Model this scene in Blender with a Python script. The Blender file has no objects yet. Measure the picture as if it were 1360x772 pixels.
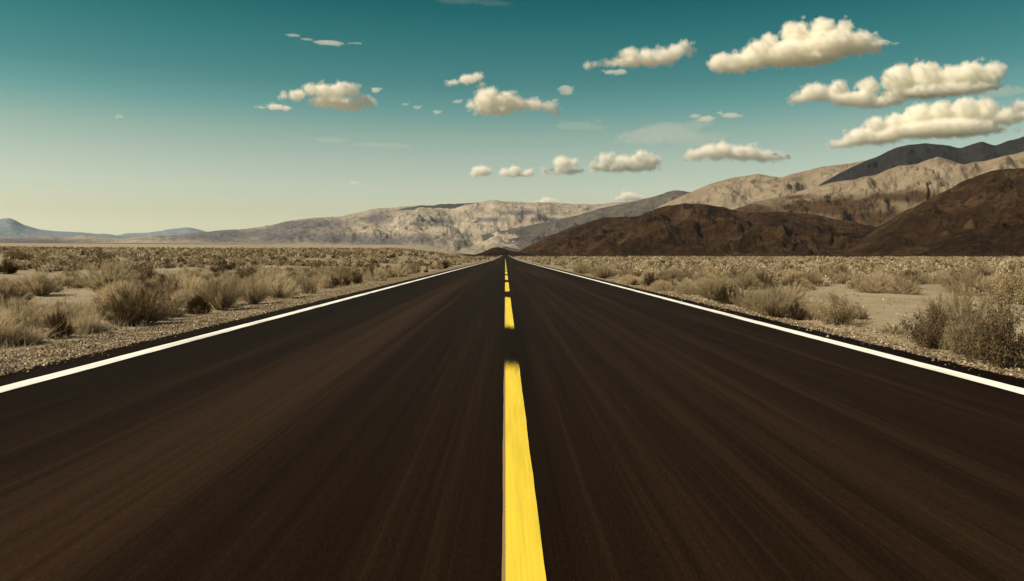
import bpy, math, random
import numpy as np
from mathutils import Vector, Matrix

rng = np.random.default_rng(11)
random.seed(11)
S = bpy.context.scene
COL = S.collection
R = math.radians

# ------------------------------------------------------------------ camera model
F = 1058.0            # focal length in photograph pixels (1360 wide)
EYE = 0.94
YAW, PITCH = math.atan(9 / F), -math.atan(44.5 / F)
cam = bpy.data.cameras.new("camera")
cam.sensor_width = 36.0
cam.lens = F / 1360 * 36
cam.clip_start = 0.05
cam.clip_end = 300000
co = bpy.data.objects.new("camera", cam)
co.rotation_mode = 'XYZ'
co.rotation_euler = (R(90) + PITCH, 0, -YAW)
co.location = (0, 0, EYE)
COL.objects.link(co)
S.camera = co
CM = np.array((Matrix.Rotation(-YAW, 3, 'Z') @ Matrix.Rotation(R(90) + PITCH, 3, 'X')))


def ray(px, py):
    """direction of a place in the photograph: (azimuth tangent, elevation tangent) per metre of horizontal range"""
    d = CM @ np.array(((px - 680) / F, (386 - py) / F, -1.0))
    return d / math.hypot(d[0], d[1])


def azel(px, py):
    d = ray(px, py)
    return math.atan2(d[0], d[1]), d[2]


# ------------------------------------------------------------------ noise
TAB = np.random.default_rng(5).random((256, 256))


def vnoise(x, y):
    xi, yi = np.floor(x).astype(np.int64), np.floor(y).astype(np.int64)
    fx, fy = x - xi, y - yi
    fx = fx * fx * fx * (fx * (fx * 6 - 15) + 10)
    fy = fy * fy * fy * (fy * (fy * 6 - 15) + 10)
    a, b = TAB[xi & 255, yi & 255], TAB[(xi + 1) & 255, yi & 255]
    c, d = TAB[xi & 255, (yi + 1) & 255], TAB[(xi + 1) & 255, (yi + 1) & 255]
    return ((a * (1 - fx) + b * fx) * (1 - fy) + (c * (1 - fx) + d * fx) * fy) * 2 - 1


def fbm(x, y, o=5, lac=2.03, g=0.5):
    v, a, t = 0, 1.0, 0
    for i in range(o):
        v = v + a * vnoise(x + 17.3 * i, y + 9.1 * i)
        t += a
        a *= g
        x, y = x * lac, y * lac
    return v / t


def ridged(x, y, o=5, lac=2.05, g=0.55):
    v, a, t = 0, 1.0, 0
    for i in range(o):
        v = v + a * (1 - 2 * np.abs(vnoise(x + 31.7 * i, y + 4.7 * i)))
        t += a
        a *= g
        x, y = x * lac, y * lac
    return v / t


def sstep(a, b, x):
    t = np.clip((x - a) / (b - a), 0, 1)
    return t * t * (3 - 2 * t)


# ------------------------------------------------------------------ mesh helpers
def mesh_np(name, V, faces, mats=(), smooth=False, midx=None):
    """faces: (n,3) or (n,4) int array, or a list of such arrays"""
    if not isinstance(faces, list):
        faces = [faces]
    me = bpy.data.meshes.new(name)
    V = np.asarray(V, dtype=np.float32)
    me.vertices.add(len(V))
    me.vertices.foreach_set("co", V.ravel())
    loops = np.concatenate([f.ravel() for f in faces]).astype(np.int32)
    sizes = np.concatenate([np.full(len(f), f.shape[1]) for f in faces]).astype(np.int32)
    starts = np.concatenate(([0], np.cumsum(sizes)[:-1])).astype(np.int32)
    me.loops.add(len(loops))
    me.loops.foreach_set("vertex_index", loops)
    me.polygons.add(len(sizes))
    me.polygons.foreach_set("loop_start", starts)
    if midx is not None:
        me.polygons.foreach_set("material_index", np.asarray(midx, dtype=np.int32))
    me.polygons.foreach_set("use_smooth", np.full(len(sizes), smooth))
    for m in mats:
        me.materials.append(m)
    me.update(calc_edges=True)
    me.validate()
    return me


def link(name, data, parent=None, loc=None):
    o = bpy.data.objects.new(name, data)
    COL.objects.link(o)
    if parent is not None:
        o.parent = parent
    if loc is not None:
        o.location = loc
    return o


def tag(o, label=None, cat=None, group=None, kind=None):
    for k, v in (("label", label), ("category", cat), ("group", group), ("kind", kind)):
        if v:
            o[k] = v
    return o


def grid_faces(nu, nv, wrap=False):
    i, j = np.meshgrid(np.arange(nu - (0 if wrap else 1)), np.arange(nv - 1), indexing='ij')
    i2 = (i + 1) % nu
    return np.stack([i * nv + j, i2 * nv + j, i2 * nv + j + 1, i * nv + j + 1], -1).reshape(-1, 4)


# ------------------------------------------------------------------ materials
def mat(name):
    m = bpy.data.materials.new(name)
    m.use_nodes = True
    nt = m.node_tree
    nt.nodes.clear()
    out = nt.nodes.new("ShaderNodeOutputMaterial")
    return m, nt, out


class N:
    """thin wrapper to write node trees compactly"""

    def __init__(s, nt):
        s.nt = nt

    def new(s, t, **kw):
        n = s.nt.nodes.new(t)
        for k, v in kw.items():
            setattr(n, k, v)
        return n

    def put(s, sock, v):
        if isinstance(v, bpy.types.NodeSocket):
            s.nt.links.new(v, sock)
        elif isinstance(v, (tuple, list)) and sock.type == 'RGBA' and len(v) == 3:
            sock.default_value = (*v, 1)
        else:
            sock.default_value = v

    def math(s, op, a, b=0.0, clamp=False):
        n = s.new("ShaderNodeMath", operation=op, use_clamp=clamp)
        s.put(n.inputs[0], a)
        s.put(n.inputs[1], b)
        return n.outputs[0]

    def coord(s, which="Object"):
        return s.new("ShaderNodeTexCoord").outputs[which]

    def mapping(s, v, scale=(1, 1, 1), loc=(0, 0, 0)):
        n = s.new("ShaderNodeMapping")
        s.put(n.inputs["Vector"], v)
        n.inputs["Scale"].default_value = scale
        n.inputs["Location"].default_value = loc
        return n.outputs[0]

    def noise(s, v, scale, detail=4, rough=0.55, dist=0.0):
        n = s.new("ShaderNodeTexNoise")
        s.put(n.inputs["Vector"], v)
        n.inputs["Scale"].default_value = scale
        n.inputs["Detail"].default_value = detail
        n.inputs["Roughness"].default_value = rough
        n.inputs["Distortion"].default_value = dist
        return n.outputs[0]

    def ramp(s, fac, stops, interp='LINEAR'):
        n = s.new("ShaderNodeValToRGB")
        n.color_ramp.interpolation = interp
        e = n.color_ramp.elements
        while len(e) < len(stops):
            e.new(0.5)
        for el, (p, c) in zip(e, stops):
            el.position = p
            el.color = (*c, 1) if isinstance(c, tuple) else (c, c, c, 1)
        s.put(n.inputs[0], fac)
        return n.outputs[0]

    def mix(s, fac, a, b, mode='MIX'):
        n = s.new("ShaderNodeMix", data_type='RGBA', blend_type=mode)
        s.put(n.inputs[0], fac)
        s.put(n.inputs[6], a)
        s.put(n.inputs[7], b)
        return n.outputs[2]

    def bump(s, h, strength, dist):
        n = s.new("ShaderNodeBump")
        n.inputs["Strength"].default_value = strength
        n.inputs["Distance"].default_value = dist
        s.put(n.inputs["Height"], h)
        return n.outputs[0]

    def principled(s, out, col, rough=0.9, spec=0.2, normal=None):
        n = s.new("ShaderNodeBsdfPrincipled")
        s.put(n.inputs["Base Color"], col)
        s.put(n.inputs["Roughness"], rough)
        n.inputs["Specular IOR Level"].default_value = spec
        if normal is not None:
            s.put(n.inputs["Normal"], normal)
        s.nt.links.new(n.outputs[0], out.inputs["Surface"])
        return n


# ------------------------------------------------------------------ ground heights
def road_z(y):
    y = np.asarray(y, dtype=float)
    return 3.6 * sstep(120, 1250, y) + 0.0030 * np.maximum(0, y - 1150)


def ground_z(x, y):
    """height of the desert floor"""
    x, y = np.asarray(x, dtype=float), np.asarray(y, dtype=float)
    r = np.hypot(x, y) + 1e-6
    yy = np.maximum(y, 0)
    base = road_z(yy)
    wl = sstep(0.03, 0.14, -x / r) * sstep(-0.2, 0.2, y / r) * sstep(6, 22, -x)
    left = 0.0125 * np.clip(r - 26, 0, 470) + 0.0065 * np.clip(r - 496, 0, 1600) + 0.0172 * np.maximum(0, r - 2096)
    z = base * (1 - wl) + left * wl
    away = sstep(4.6, 11, np.abs(x))
    hum = 0.10 * fbm(x * 0.35 + 3, y * 0.35, 3) + 0.16 * fbm(x * 0.06, y * 0.06 + 8, 3)
    hum = hum * away * (1 - 0.6 * sstep(200, 800, r))
    return z - 0.07 + hum - 0.05 * away


def place(px, py):
    """the point on the desert floor that the photograph shows at (px, py)"""
    d = ray(px, py)
    lo, hi = 2.0, 2.0
    while hi < 1500:
        hi *= 1.01
        if EYE + d[2] * hi <= float(ground_z(d[0] * hi, d[1] * hi)):
            break
        lo = hi
    for _ in range(25):
        m = (lo + hi) / 2
        if EYE + d[2] * m <= float(ground_z(d[0] * m, d[1] * m)):
            hi = m
        else:
            lo = m
    return np.array((d[0] * hi, d[1] * hi, float(ground_z(d[0] * hi, d[1] * hi))))


# ------------------------------------------------------------------ sun, sky
SUN_EL, SUN_BACK = R(44), R(14)      # the sun stands on the left, a little behind the camera
to_sun = Vector((-math.cos(SUN_EL) * math.cos(SUN_BACK), -math.cos(SUN_EL) * math.sin(SUN_BACK), math.sin(SUN_EL)))
sun = bpy.data.lights.new("sun", 'SUN')
sun.energy = 5.0
sun.angle = R(0.5)
sun.color = (1.0, 0.85, 0.64)
so = link("sun", sun)
so.rotation_euler = to_sun.to_track_quat('Z', 'Y').to_euler()

W = bpy.data.worlds.new("World")
S.world = W
W.use_nodes = True
nt = W.node_tree
nt.nodes.clear()
n = N(nt)
sky = n.new("ShaderNodeTexSky", sky_type='NISHITA')
sky.sun_disc = False
sky.sun_elevation = SUN_EL
sky.sun_rotation = math.atan2(to_sun.x, to_sun.y)
sky.altitude = 600
sky.dust_density = 1.5
sky.ozone_density = 1.0
# the photograph's toned sky: Nishita's light, coloured by height above the horizon; its unseen top warmed to tint shadow fill
sep = n.new("ShaderNodeSeparateXYZ")
n.put(sep.inputs[0], n.coord("Generated"))
SKY_STOPS = [(0.0, (0.9598, 0.8911, 0.6846)), (0.0624, (0.8968, 0.8196, 0.6134)), (0.1328, (0.7763, 0.6485, 0.4644)), (0.2143, (0.7667, 0.6572, 0.4632)), (0.2948, (0.689, 0.6231, 0.415)), (0.3743, (0.5345, 0.5623, 0.3606)), (0.4523, (0.2883, 0.4774, 0.3164)), (0.5288, (0.1565, 0.3792, 0.2586)), (0.6351, (0.0692, 0.3233, 0.2221)), (0.7274, (0.014, 0.2574, 0.1802)), (0.7574, (0.007, 0.2321, 0.1661)), (0.98, (0.5, 0.4, 0.235))]
tint = n.ramp(n.math('MULTIPLY', sep.outputs[2], 2.5, True), SKY_STOPS)
bg = n.new("ShaderNodeBackground")
n.put(bg.inputs[0], n.mix(1.0, sky.outputs[0], tint, 'MULTIPLY'))
bg.inputs[1].default_value = 0.15
wo = n.new("ShaderNodeOutputWorld")
nt.links.new(bg.outputs[0], wo.inputs[0])
S.view_settings.view_transform = 'Standard'
S.view_settings.look = 'None'
S.view_settings.exposure = 0.3
S.view_settings.gamma = 1
#ENDSKY#

# ------------------------------------------------------------------ ground sheet
def m_sand():
    m, nt, out = mat("desert_sand")
    n = N(nt)
    c = n.coord()
    big = n.noise(c, 0.05, 5, 0.6)
    mid = n.noise(c, 0.9, 5, 0.65)
    fine = n.noise(c, 14.0, 4, 0.7)
    col = n.ramp(n.math('ADD', n.math('MULTIPLY', big, 0.5), n.math('MULTIPLY', mid, 0.5)),
                 [(0.30, (0.24, 0.192, 0.122)), (0.5, (0.355, 0.295, 0.205)), (0.68, (0.46, 0.395, 0.29))])
    peb = n.ramp(fine, [(0.35, 0.72), (0.62, 1.12)])
    col = n.mix(1.0, col, peb, 'MULTIPLY')
    col = n.mix(1.0, col, n.ramp(n.noise(c, 0.0011, 4, 0.6), [(0.35, 0.62), (0.65, 1.0)]), 'MULTIPLY')
    far = n.new("ShaderNodeAttribute", attribute_name="dark_plain")
    dk = n.ramp(n.noise(c, 0.02, 5, 0.7), [(0.3, (0.011, 0.006, 0.0033)), (0.7, (0.024, 0.0135, 0.007))])
    col = n.mix(far.outputs["Fac"], col, dk)
    h = n.math('ADD', n.math('MULTIPLY', fine, 0.35), mid)
    n.principled(out, col, 0.95, 0.1, n.bump(h, 0.7, 0.05))
    return m


rr = np.concatenate(([0.4, 1.5], np.geomspace(3, 36000, 250)))
aa = np.linspace(-math.pi, math.pi, 1080, endpoint=False)
A, RR = np.meshgrid(aa, rr, indexing='ij')
GX, GY = RR * np.sin(A), RR * np.cos(A)
GZ = ground_z(GX, GY)
me = mesh_np("ground", np.stack([GX, GY, GZ], -1).reshape(-1, 3), grid_faces(len(aa), len(rr), True)[:, ::-1], [m_sand()], True)
bas = sstep(420, 620, RR) * sstep(-0.075, -0.045, GX / RR) * sstep(0, 0.3, GY / RR)  # ground turns darker far ahead and to the right
at = me.attributes.new("dark_plain", 'FLOAT', 'POINT')
at.data.foreach_set("value", bas.ravel().astype(np.float32))
tag(link("ground", me), "tan sandy desert floor stretching to the foot of the mountains", "ground", kind="structure")

# ------------------------------------------------------------------ road
YS = np.concatenate((np.arange(-30, 60, 0.12), np.geomspace(60, 1100, 160)))


def strip(xl, xr, ys, dz, jit=0.0, seed=0, cols=2):
    """a sheet along the road between two offsets; jit roughens its edges"""
    nx = cols
    u = np.linspace(0, 1, nx)
    jl = jit * fbm(ys * 1.7 + seed, ys * 0 + seed, 5, 2.2, 0.7)
    jr = jit * fbm(ys * 1.7 + seed + 50, ys * 0 + seed + 9, 5, 2.2, 0.7)
    X = (xl + jl)[:, None] * (1 - u) + (xr + jr)[:, None] * u
    Y = np.repeat(ys[:, None], nx, 1)
    Z = road_z(Y) + dz
    return np.stack([X, Y, Z], -1).reshape(-1, 3), grid_faces(len(ys), nx)[:, ::-1]


def m_asphalt():
    m, nt, out = mat("asphalt")
    n = N(nt)
    c = n.coord()
    broad = n.noise(n.mapping(c, (0.9, 0.012, 1), (3.1, 0, 0)), 1.0, 3, 0.5)
    lanes = n.noise(n.mapping(c, (5.5, 0.035, 1)), 1.0, 5, 0.65)
    fine = n.noise(n.mapping(c, (38, 0.22, 1)), 1.0, 4, 0.7)
    grit = n.noise(n.mapping(c, (160, 22, 1)), 1.0, 2, 0.6)
    v = n.math('ADD', n.math('MULTIPLY', broad, 0.45), n.math('MULTIPLY', lanes, 0.35))
    v = n.math('ADD', v, n.math('MULTIPLY', fine, 0.20))
    sx = n.new("ShaderNodeSeparateXYZ")
    n.put(sx.inputs[0], c)
    lane = n.math('ABSOLUTE', n.math('SUBTRACT', n.math('ABSOLUTE', sx.outputs[0]), 1.55))
    v = n.math('ADD', v, n.math('SUBTRACT', 0.045, n.math('MULTIPLY', lane, 0.055)))
    col = n.ramp(v, [(0.34, (0.0048, 0.0024, 0.0012)), (0.5, (0.0126, 0.0067, 0.0036)), (0.66, (0.034, 0.0188, 0.0105))])
    col = n.mix(1.0, col, n.ramp(grit, [(0.3, 0.75), (0.7, 1.25)]), 'MULTIPLY')
    chip = n.noise(n.mapping(c, (210, 120, 1)), 1.0, 2, 0.6)
    col = n.mix(1.0, col, n.ramp(chip, [(0.35, 0.80), (0.62, 1.12), (0.72, 1.7)]), 'MULTIPLY')
    n.principled(out, col, 0.6, 0.013, n.bump(n.math('ADD', grit, chip), 0.3, 0.004))
    return m


asph = m_asphalt()
V, Fc = strip(-4.03, 4.0, YS, 0.0, 0.085, 3, 13)
tag(link("road", mesh_np("road", V, Fc, [asph])), "dark straight asphalt highway running to the horizon", "road", kind="structure")


def m_paint(name, colr, worn, wear=(0.30, 0.42), old=None):
    m, nt, out = mat(name)
    n = N(nt)
    c = n.coord()
    w1 = n.noise(n.mapping(c, (150, 34, 1)), 1.0, 3, 0.7)
    w2 = n.noise(n.mapping(c, (7, 0.5, 1)), 1.0, 3, 0.6)
    a = n.new("ShaderNodeAttribute", attribute_name="wear")
    v = n.math('SUBTRACT', n.math('ADD', n.math('MULTIPLY', w1, 0.6), n.math('MULTIPLY', w2, 0.4)), a.outputs["Fac"])
    keep = n.ramp(v, [(wear[0], 0.0), (wear[1], 1.0)])
    tone = n.mix(1.0, colr, n.ramp(n.math('ADD', n.math('MULTIPLY', w2, 0.6), n.math('MULTIPLY', n.noise(n.mapping(c, (120, 1.2, 1)), 1.0, 3, 0.7), 0.4)), [(0.36, 0.76), (0.6, 1.06)]), 'MULTIPLY')
    if old:                                   # a margin of an older, paler line shows beside the new paint
        sx = n.new("ShaderNodeSeparateXYZ")
        n.put(sx.inputs[0], c)
        tone = n.mix(n.ramp(n.math('ADD', n.math('MULTIPLY', sx.outputs[0], 40.0), n.math('MULTIPLY', w1, 0.25)), [(0.10, 1.0), (0.22, 0.0)]), tone, old)
    pr = n.principled(out, n.mix(keep, worn, tone) if worn else tone, 0.6, 0.1)
    if not worn:                              # chipped away paint bares the asphalt below
        n.put(pr.inputs["Alpha"], keep)
    return m


white = m_paint("white_paint", (0.82, 0.81, 0.79), (0.24, 0.19, 0.14), (0.33, 0.45))
yellow = m_paint("yellow_paint", (0.72, 0.56, 0.052), None, (0.23, 0.47), (0.25, 0.18, 0.09))


def wear_attr(me, w):
    a = me.attributes.new("wear", 'FLOAT', 'POINT')
    a.data.foreach_set("value", np.asarray(w, dtype=np.float32))


for xl, xr, side in ((-3.648, -3.485, "left"), (3.535, 3.70, "right")):
    V, Fc = strip(xl, xr, YS, 0.004, 0.013, 21 if side == "left" else 33, 3)
    me = mesh_np("edge_line", V, Fc, [white])
    wear_attr(me, np.zeros(len(V)))
    tag(link("edge_line", me), f"solid white edge line along the {side} side of the road", "road marking", kind="structure")

NTH = ("nearest", "second", "third", "fourth", "fifth", "sixth", "seventh", "eighth", "ninth", "tenth", "eleventh", "twelfth")
k = 0
y0 = -4.2
while y0 < 290:
    ys = np.arange(y0, y0 + 11.9 if k == 0 else y0 + 9.4, 0.1)
    V, Fc = strip(-0.011, 0.119, ys, 0.004, 0.004, 40 + k * 7, 8)
    me = mesh_np("centre_dash", V, Fc, [yellow])
    e = np.minimum(V[:, 1] - ys[0], ys[-1] - V[:, 1])
    wear_attr(me, 0.42 * (1 - sstep(0, 1.5, e)) - 0.05)
    o = link("centre_dash", me)
    lab = (f"yellow painted centre line dash, {NTH[k]} from the viewer" if k < 5 else "small yellow centre line dash far down the road")
    tag(o, lab, "road marking", "yellow dashes along the middle of the road", "structure")
    y0 = 9.9 if k == 0 else y0 + 11.05
    k += 1

# gravel shoulders: a sheet, and loose stones on it
def m_gravel():
    m, nt, out = mat("gravel")
    n = N(nt)
    c = n.coord()
    v = n.new("ShaderNodeTexVoronoi")
    n.put(v.inputs["Vector"], n.mapping(c, (1, 1, 0)))
    v.inputs["Scale"].default_value = 30
    vc = n.new("ShaderNodeSeparateColor")
    n.put(vc.inputs[0], v.outputs["Color"])
    col = n.ramp(vc.outputs[0], [(0.0, (0.055, 0.039, 0.023)), (0.5, (0.17, 0.13, 0.082)), (1.0, (0.46, 0.385, 0.27))])
    col = n.mix(1.0, col, n.ramp(n.noise(c, 0.8, 4, 0.6), [(0.3, 0.75), (0.7, 1.1)]), 'MULTIPLY')
    h = n.math('SUBTRACT', 1.0, v.outputs["Distance"])
    n.principled(out, col, 0.9, 0.15, n.bump(h, 1.0, 0.03))
    return m


gravel = m_gravel()
GL, GR = (-5.45, -3.95), (3.93, 4.75)
for side, (xl, xr) in (("left", GL), ("right", GR)):
    V, Fc = strip(xl, xr, YS, -0.012, 0.10, 61 if side == "left" else 77, 12)
    u = np.tile(np.linspace(0, 1, 12), len(YS))
    out_ = (1 - u) if side == "left" else u
    V[:, 2] += 0.02 * fbm(V[:, 0] * 3, V[:, 1] * 3, 3) * sstep(0.0, 0.4, out_) - 0.075 * out_ ** 1.5
    tag(link("shoulder", mesh_np("shoulder", V, Fc, [gravel], True)), f"grey tan gravel shoulder along the {side} edge of the asphalt", "shoulder", kind="structure")


def m_stone():
    m, nt, out = mat("loose_stone")
    n = N(nt)
    a = n.new("ShaderNodeAttribute", attribute_name="tone")
    col = n.ramp(a.outputs["Fac"], [(0.0, (0.05, 0.035, 0.02)), (0.4, (0.17, 0.128, 0.078)), (0.75, (0.36, 0.29, 0.195)), (1.0, (0.58, 0.50, 0.38))])
    n.principled(out, col, 0.85, 0.2)
    return m


OCT_V = np.array([(1, 0, 0), (-1, 0, 0), (0, 1, 0), (0, -1, 0), (0, 0, 1), (0, 0, -1)], float)
OCT_F = np.array([(0, 2, 4), (2, 1, 4), (1, 3, 4), (3, 0, 4), (2, 0, 5), (1, 2, 5), (3, 1, 5), (0, 3, 5)])


def scatter(tv, tf, pos, scl, rng_, squash=(0.6, 1.0), jitter=0.25):
    """copies of one small shape, turned and sized, as one vertex and face array"""
    m = len(pos)
    ang = rng_.random(m) * 6.283
    v = np.repeat(tv[None], m, 0) * (1 + jitter * (rng_.random((m, len(tv), 1)) - 0.5) * 2)
    v[:, :, 2] *= rng_.uniform(*squash, (m, 1))
    v[:, :, 0] *= rng_.uniform(0.7, 1.2, (m, 1))
    v = v * scl[:, None, None]
    ca, sa = np.cos(ang)[:, None], np.sin(ang)[:, None]
    x = v[:, :, 0] * ca - v[:, :, 1] * sa
    y = v[:, :, 0] * sa + v[:, :, 1] * ca
    v = np.stack([x, y, v[:, :, 2]], -1) + pos[:, None, :]
    f = tf[None] + (np.arange(m) * len(tv))[:, None, None]
    return v.reshape(-1, 3), f.reshape(-1, tf.shape[1])


def stones():
    r_ = np.random.default_rng(8)
    P, Sz = [], []
    for (xl, xr), m in ((GL, 30000), (GR, 15000)):
        y = 4.0 + 42 * r_.random(m) ** 1.6
        lo, hi = min(abs(xl), abs(xr)), max(abs(xl), abs(xr)) + 0.5
        x = np.sign(xl) * (lo + 0.03 + (hi - lo) * r_.random(m) ** 1.15 - 0.22 * (r_.random(m) < 0.10) * r_.random(m) ** 1.5)
        sz = 0.006 + 0.017 * r_.random(m) ** 2.4
        t = (np.abs(x) - lo) / (max(abs(xl), abs(xr)) - lo)
        z = road_z(y) - 0.012 - 0.075 * np.clip(t, 0, 1) ** 1.5 + sz * 0.15
        z = np.where(np.abs(x) < 4.06, road_z(y) + sz * 0.3, z)
        z = np.where(t > 0.97, ground_z(x, y) + sz * 0.2, z)
        P.append(np.stack([x, y, z], -1))
        Sz.append(sz)
    m = 9000            # stones strewn over the bare ground
    a_, d_ = r_.uniform(-0.62, 0.62, m), 5 + 30 * r_.random(m) ** 1.3
    x, y = d_ * np.sin(a_), d_ * np.cos(a_)
    ok = np.abs(x) > 4.9
    P.append(np.stack([x, y, ground_z(x, y)], -1)[ok])
    Sz.append((0.008 + 0.03 * r_.random(m) ** 4)[ok])
    P, Sz = np.concatenate(P), np.concatenate(Sz)
    V, Fc = scatter(OCT_V, OCT_F, P, Sz, r_)
    me = mesh_np("gravel", V, Fc, [m_stone()])
    a = me.attributes.new("tone", 'FLOAT', 'POINT')
    a.data.foreach_set("value", np.repeat(np.clip(r_.normal(0.44, 0.25, len(P)), 0, 1), 6).astype(np.float32))
    tag(link("gravel", me), "loose tan and brown stones strewn over shoulder and sand", "gravel", kind="stuff")


stones()

# ------------------------------------------------------------------ mountains
def m_rock(name, cols, scale, bump_d, strata=0.0, patch=None):
    """rock of a colour range (dark, middle, light), features of `scale` metres"""
    m, nt, out = mat(name)
    n = N(nt)
    c = n.coord()
    f1 = n.noise(c, 1.0 / scale, 7, 0.62, 0.3)
    f2 = n.noise(c, 6.0 / scale, 6, 0.68)
    st = n.noise(n.mapping(c, (0.25, 0.25, 5.0)), 1.0 / scale, 5, 0.6, 0.5)
    v = n.math('ADD', n.math('MULTIPLY', f1, 0.55 - strata * 0.4), n.math('MULTIPLY', f2, 0.45 - strata * 0.3))
    v = n.math('ADD', v, n.math('MULTIPLY', st, strata * 0.7))
    col = n.ramp(v, [(0.32, cols[0]), (0.5, cols[1]), (0.68, cols[2])])
    a = n.new("ShaderNodeAttribute", attribute_name="cloud_shade")
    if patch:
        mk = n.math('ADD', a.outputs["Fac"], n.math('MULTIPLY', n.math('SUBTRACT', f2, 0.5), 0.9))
        col = n.mix(n.ramp(mk, [(0.30, 0.0), (0.74, 1.0)]), col, n.mix(f1, patch, tuple(x * 1.5 for x in patch)))  # cloud shade painted into the rock colour where the attribute marks it
    n.principled(out, col, 0.95, 0.05, n.bump(n.math('ADD', f2, n.math('MULTIPLY', f1, 2.0)), 0.9, bump_d))
    return m


def hill(name, label, sil, D, front, L, material, amp=0.3, p=1.25, seed=0, rough=0.8, back=1.35, nv=110, zb=None, blobs=(), cat="hill"):
    """a mountain whose skyline passes through the photograph points `sil`, standing D metres off"""
    az, el = np.array([azel(*q) for q in sil]).T
    nu = int((az[-1] - az[0]) * F * 1.0) + 2
    U = np.linspace(az[0], az[-1], nu)
    E = np.interp(U, az, el)
    k_ = np.ones(5) / 5
    E = np.convolve(np.pad(E, 2, mode='edge'), k_, mode='valid')
    E = E + rough / F * fbm(U * F / 14 + seed, U * 0 + seed, 5) * 2.2
    v = np.concatenate((np.linspace(0, 1, nv) ** 0.9, np.linspace(1, back, 18)[1:]))
    Um, vm = np.meshgrid(U, v, indexing='ij')
    Em = np.repeat(E[:, None], len(v), 1)
    Dm = D * (1 + 0.10 * fbm(Um * D / L * 0.12 + seed, Um * 0 + 2.0 + seed, 3))
    d = Dm * (front + (1 - front) * vm)
    z_r = EYE + Em * Dm
    if zb is None:
        b = ground_z(np.sin(Um) * D * front, np.cos(Um) * D * front) - 2
    else:
        b = zb
    g = np.clip(vm, 0, 1) ** p
    over = np.clip((vm - 1) / (back - 1), 0, 1)
    s, t = Um * D / L, d / L
    wx, wy = fbm(s * 0.6 + seed, t * 0.6, 4) * 1.3, fbm(s * 0.6, t * 0.6 + seed + 5, 4) * 1.0
    e1 = 0.7 * ridged(s * 0.8 + wx + seed, t * 0.45 + wy, 7) + 0.3 * ridged(s * 2.6 + wx * 1.5, t * 0.8 + seed + wy, 5)
    e2 = fbm(s * 2.2 + seed, t * 1.1, 5)
    wgt = np.clip(vm, 0, 1) ** 0.6 * np.clip(1 - vm, 0, 1) ** 0.55 * 1.7
    H = np.maximum(z_r - b, 1.0)
    z = b + H * (g + (amp * e1 * 0.6 + amp * e2 * 0.5) * wgt)
    cap = EYE + (Em - 0.4 / F) * d
    z = np.where(vm < 1, np.minimum(z, cap - 0.05 * np.maximum(0, z - cap)), z)
    z = z - over ** 1.3 * H * 0.7
    z = np.where(vm >= 1, z - H * 0.08 * np.abs(e2) * np.minimum(over * 6, 1), z)
    x, y = d * np.sin(Um), d * np.cos(Um)
    me = mesh_np(name, np.stack([x, y, z], -1).reshape(-1, 3), grid_faces(nu, len(v))[:, ::-1], [material], True)
    o_ = np.zeros_like(z)
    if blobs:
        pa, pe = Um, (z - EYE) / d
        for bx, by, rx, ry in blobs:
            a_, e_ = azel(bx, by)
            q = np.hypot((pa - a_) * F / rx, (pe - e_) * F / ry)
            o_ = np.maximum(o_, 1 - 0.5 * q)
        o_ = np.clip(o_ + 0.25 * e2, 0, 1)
    at_ = me.attributes.new("cloud_shade", 'FLOAT', 'POINT')
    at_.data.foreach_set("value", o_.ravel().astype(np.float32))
    tag(link(name, me), label, cat, kind="structure")


r_far = m_rock("hazed_far_rock", ((0.10, 0.125, 0.155), (0.14, 0.168, 0.20), (0.21, 0.225, 0.24)), 900, 40)  # the blue of distant haze is put into this rock colour
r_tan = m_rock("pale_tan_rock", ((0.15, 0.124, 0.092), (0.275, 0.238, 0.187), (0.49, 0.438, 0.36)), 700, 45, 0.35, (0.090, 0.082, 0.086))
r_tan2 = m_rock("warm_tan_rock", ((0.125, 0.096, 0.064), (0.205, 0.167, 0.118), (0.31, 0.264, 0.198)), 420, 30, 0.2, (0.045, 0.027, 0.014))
r_slate = m_rock("shaded_slate_rock", ((0.014, 0.013, 0.014), (0.020, 0.018, 0.019), (0.032, 0.028, 0.027)), 500, 30)  # slate rock with cloud shade put into its colour
r_dark = m_rock("dark_brown_rock", ((0.0082, 0.0043, 0.0019), (0.030, 0.0166, 0.0080), (0.098, 0.060, 0.032)), 190, 16, 0.1, (0.085, 0.052, 0.025))

r_black = m_rock("near_black_rock", ((0.006, 0.0032, 0.0016), (0.018, 0.0100, 0.0050), (0.055, 0.034, 0.018)), 150, 14, 0.1)

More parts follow.
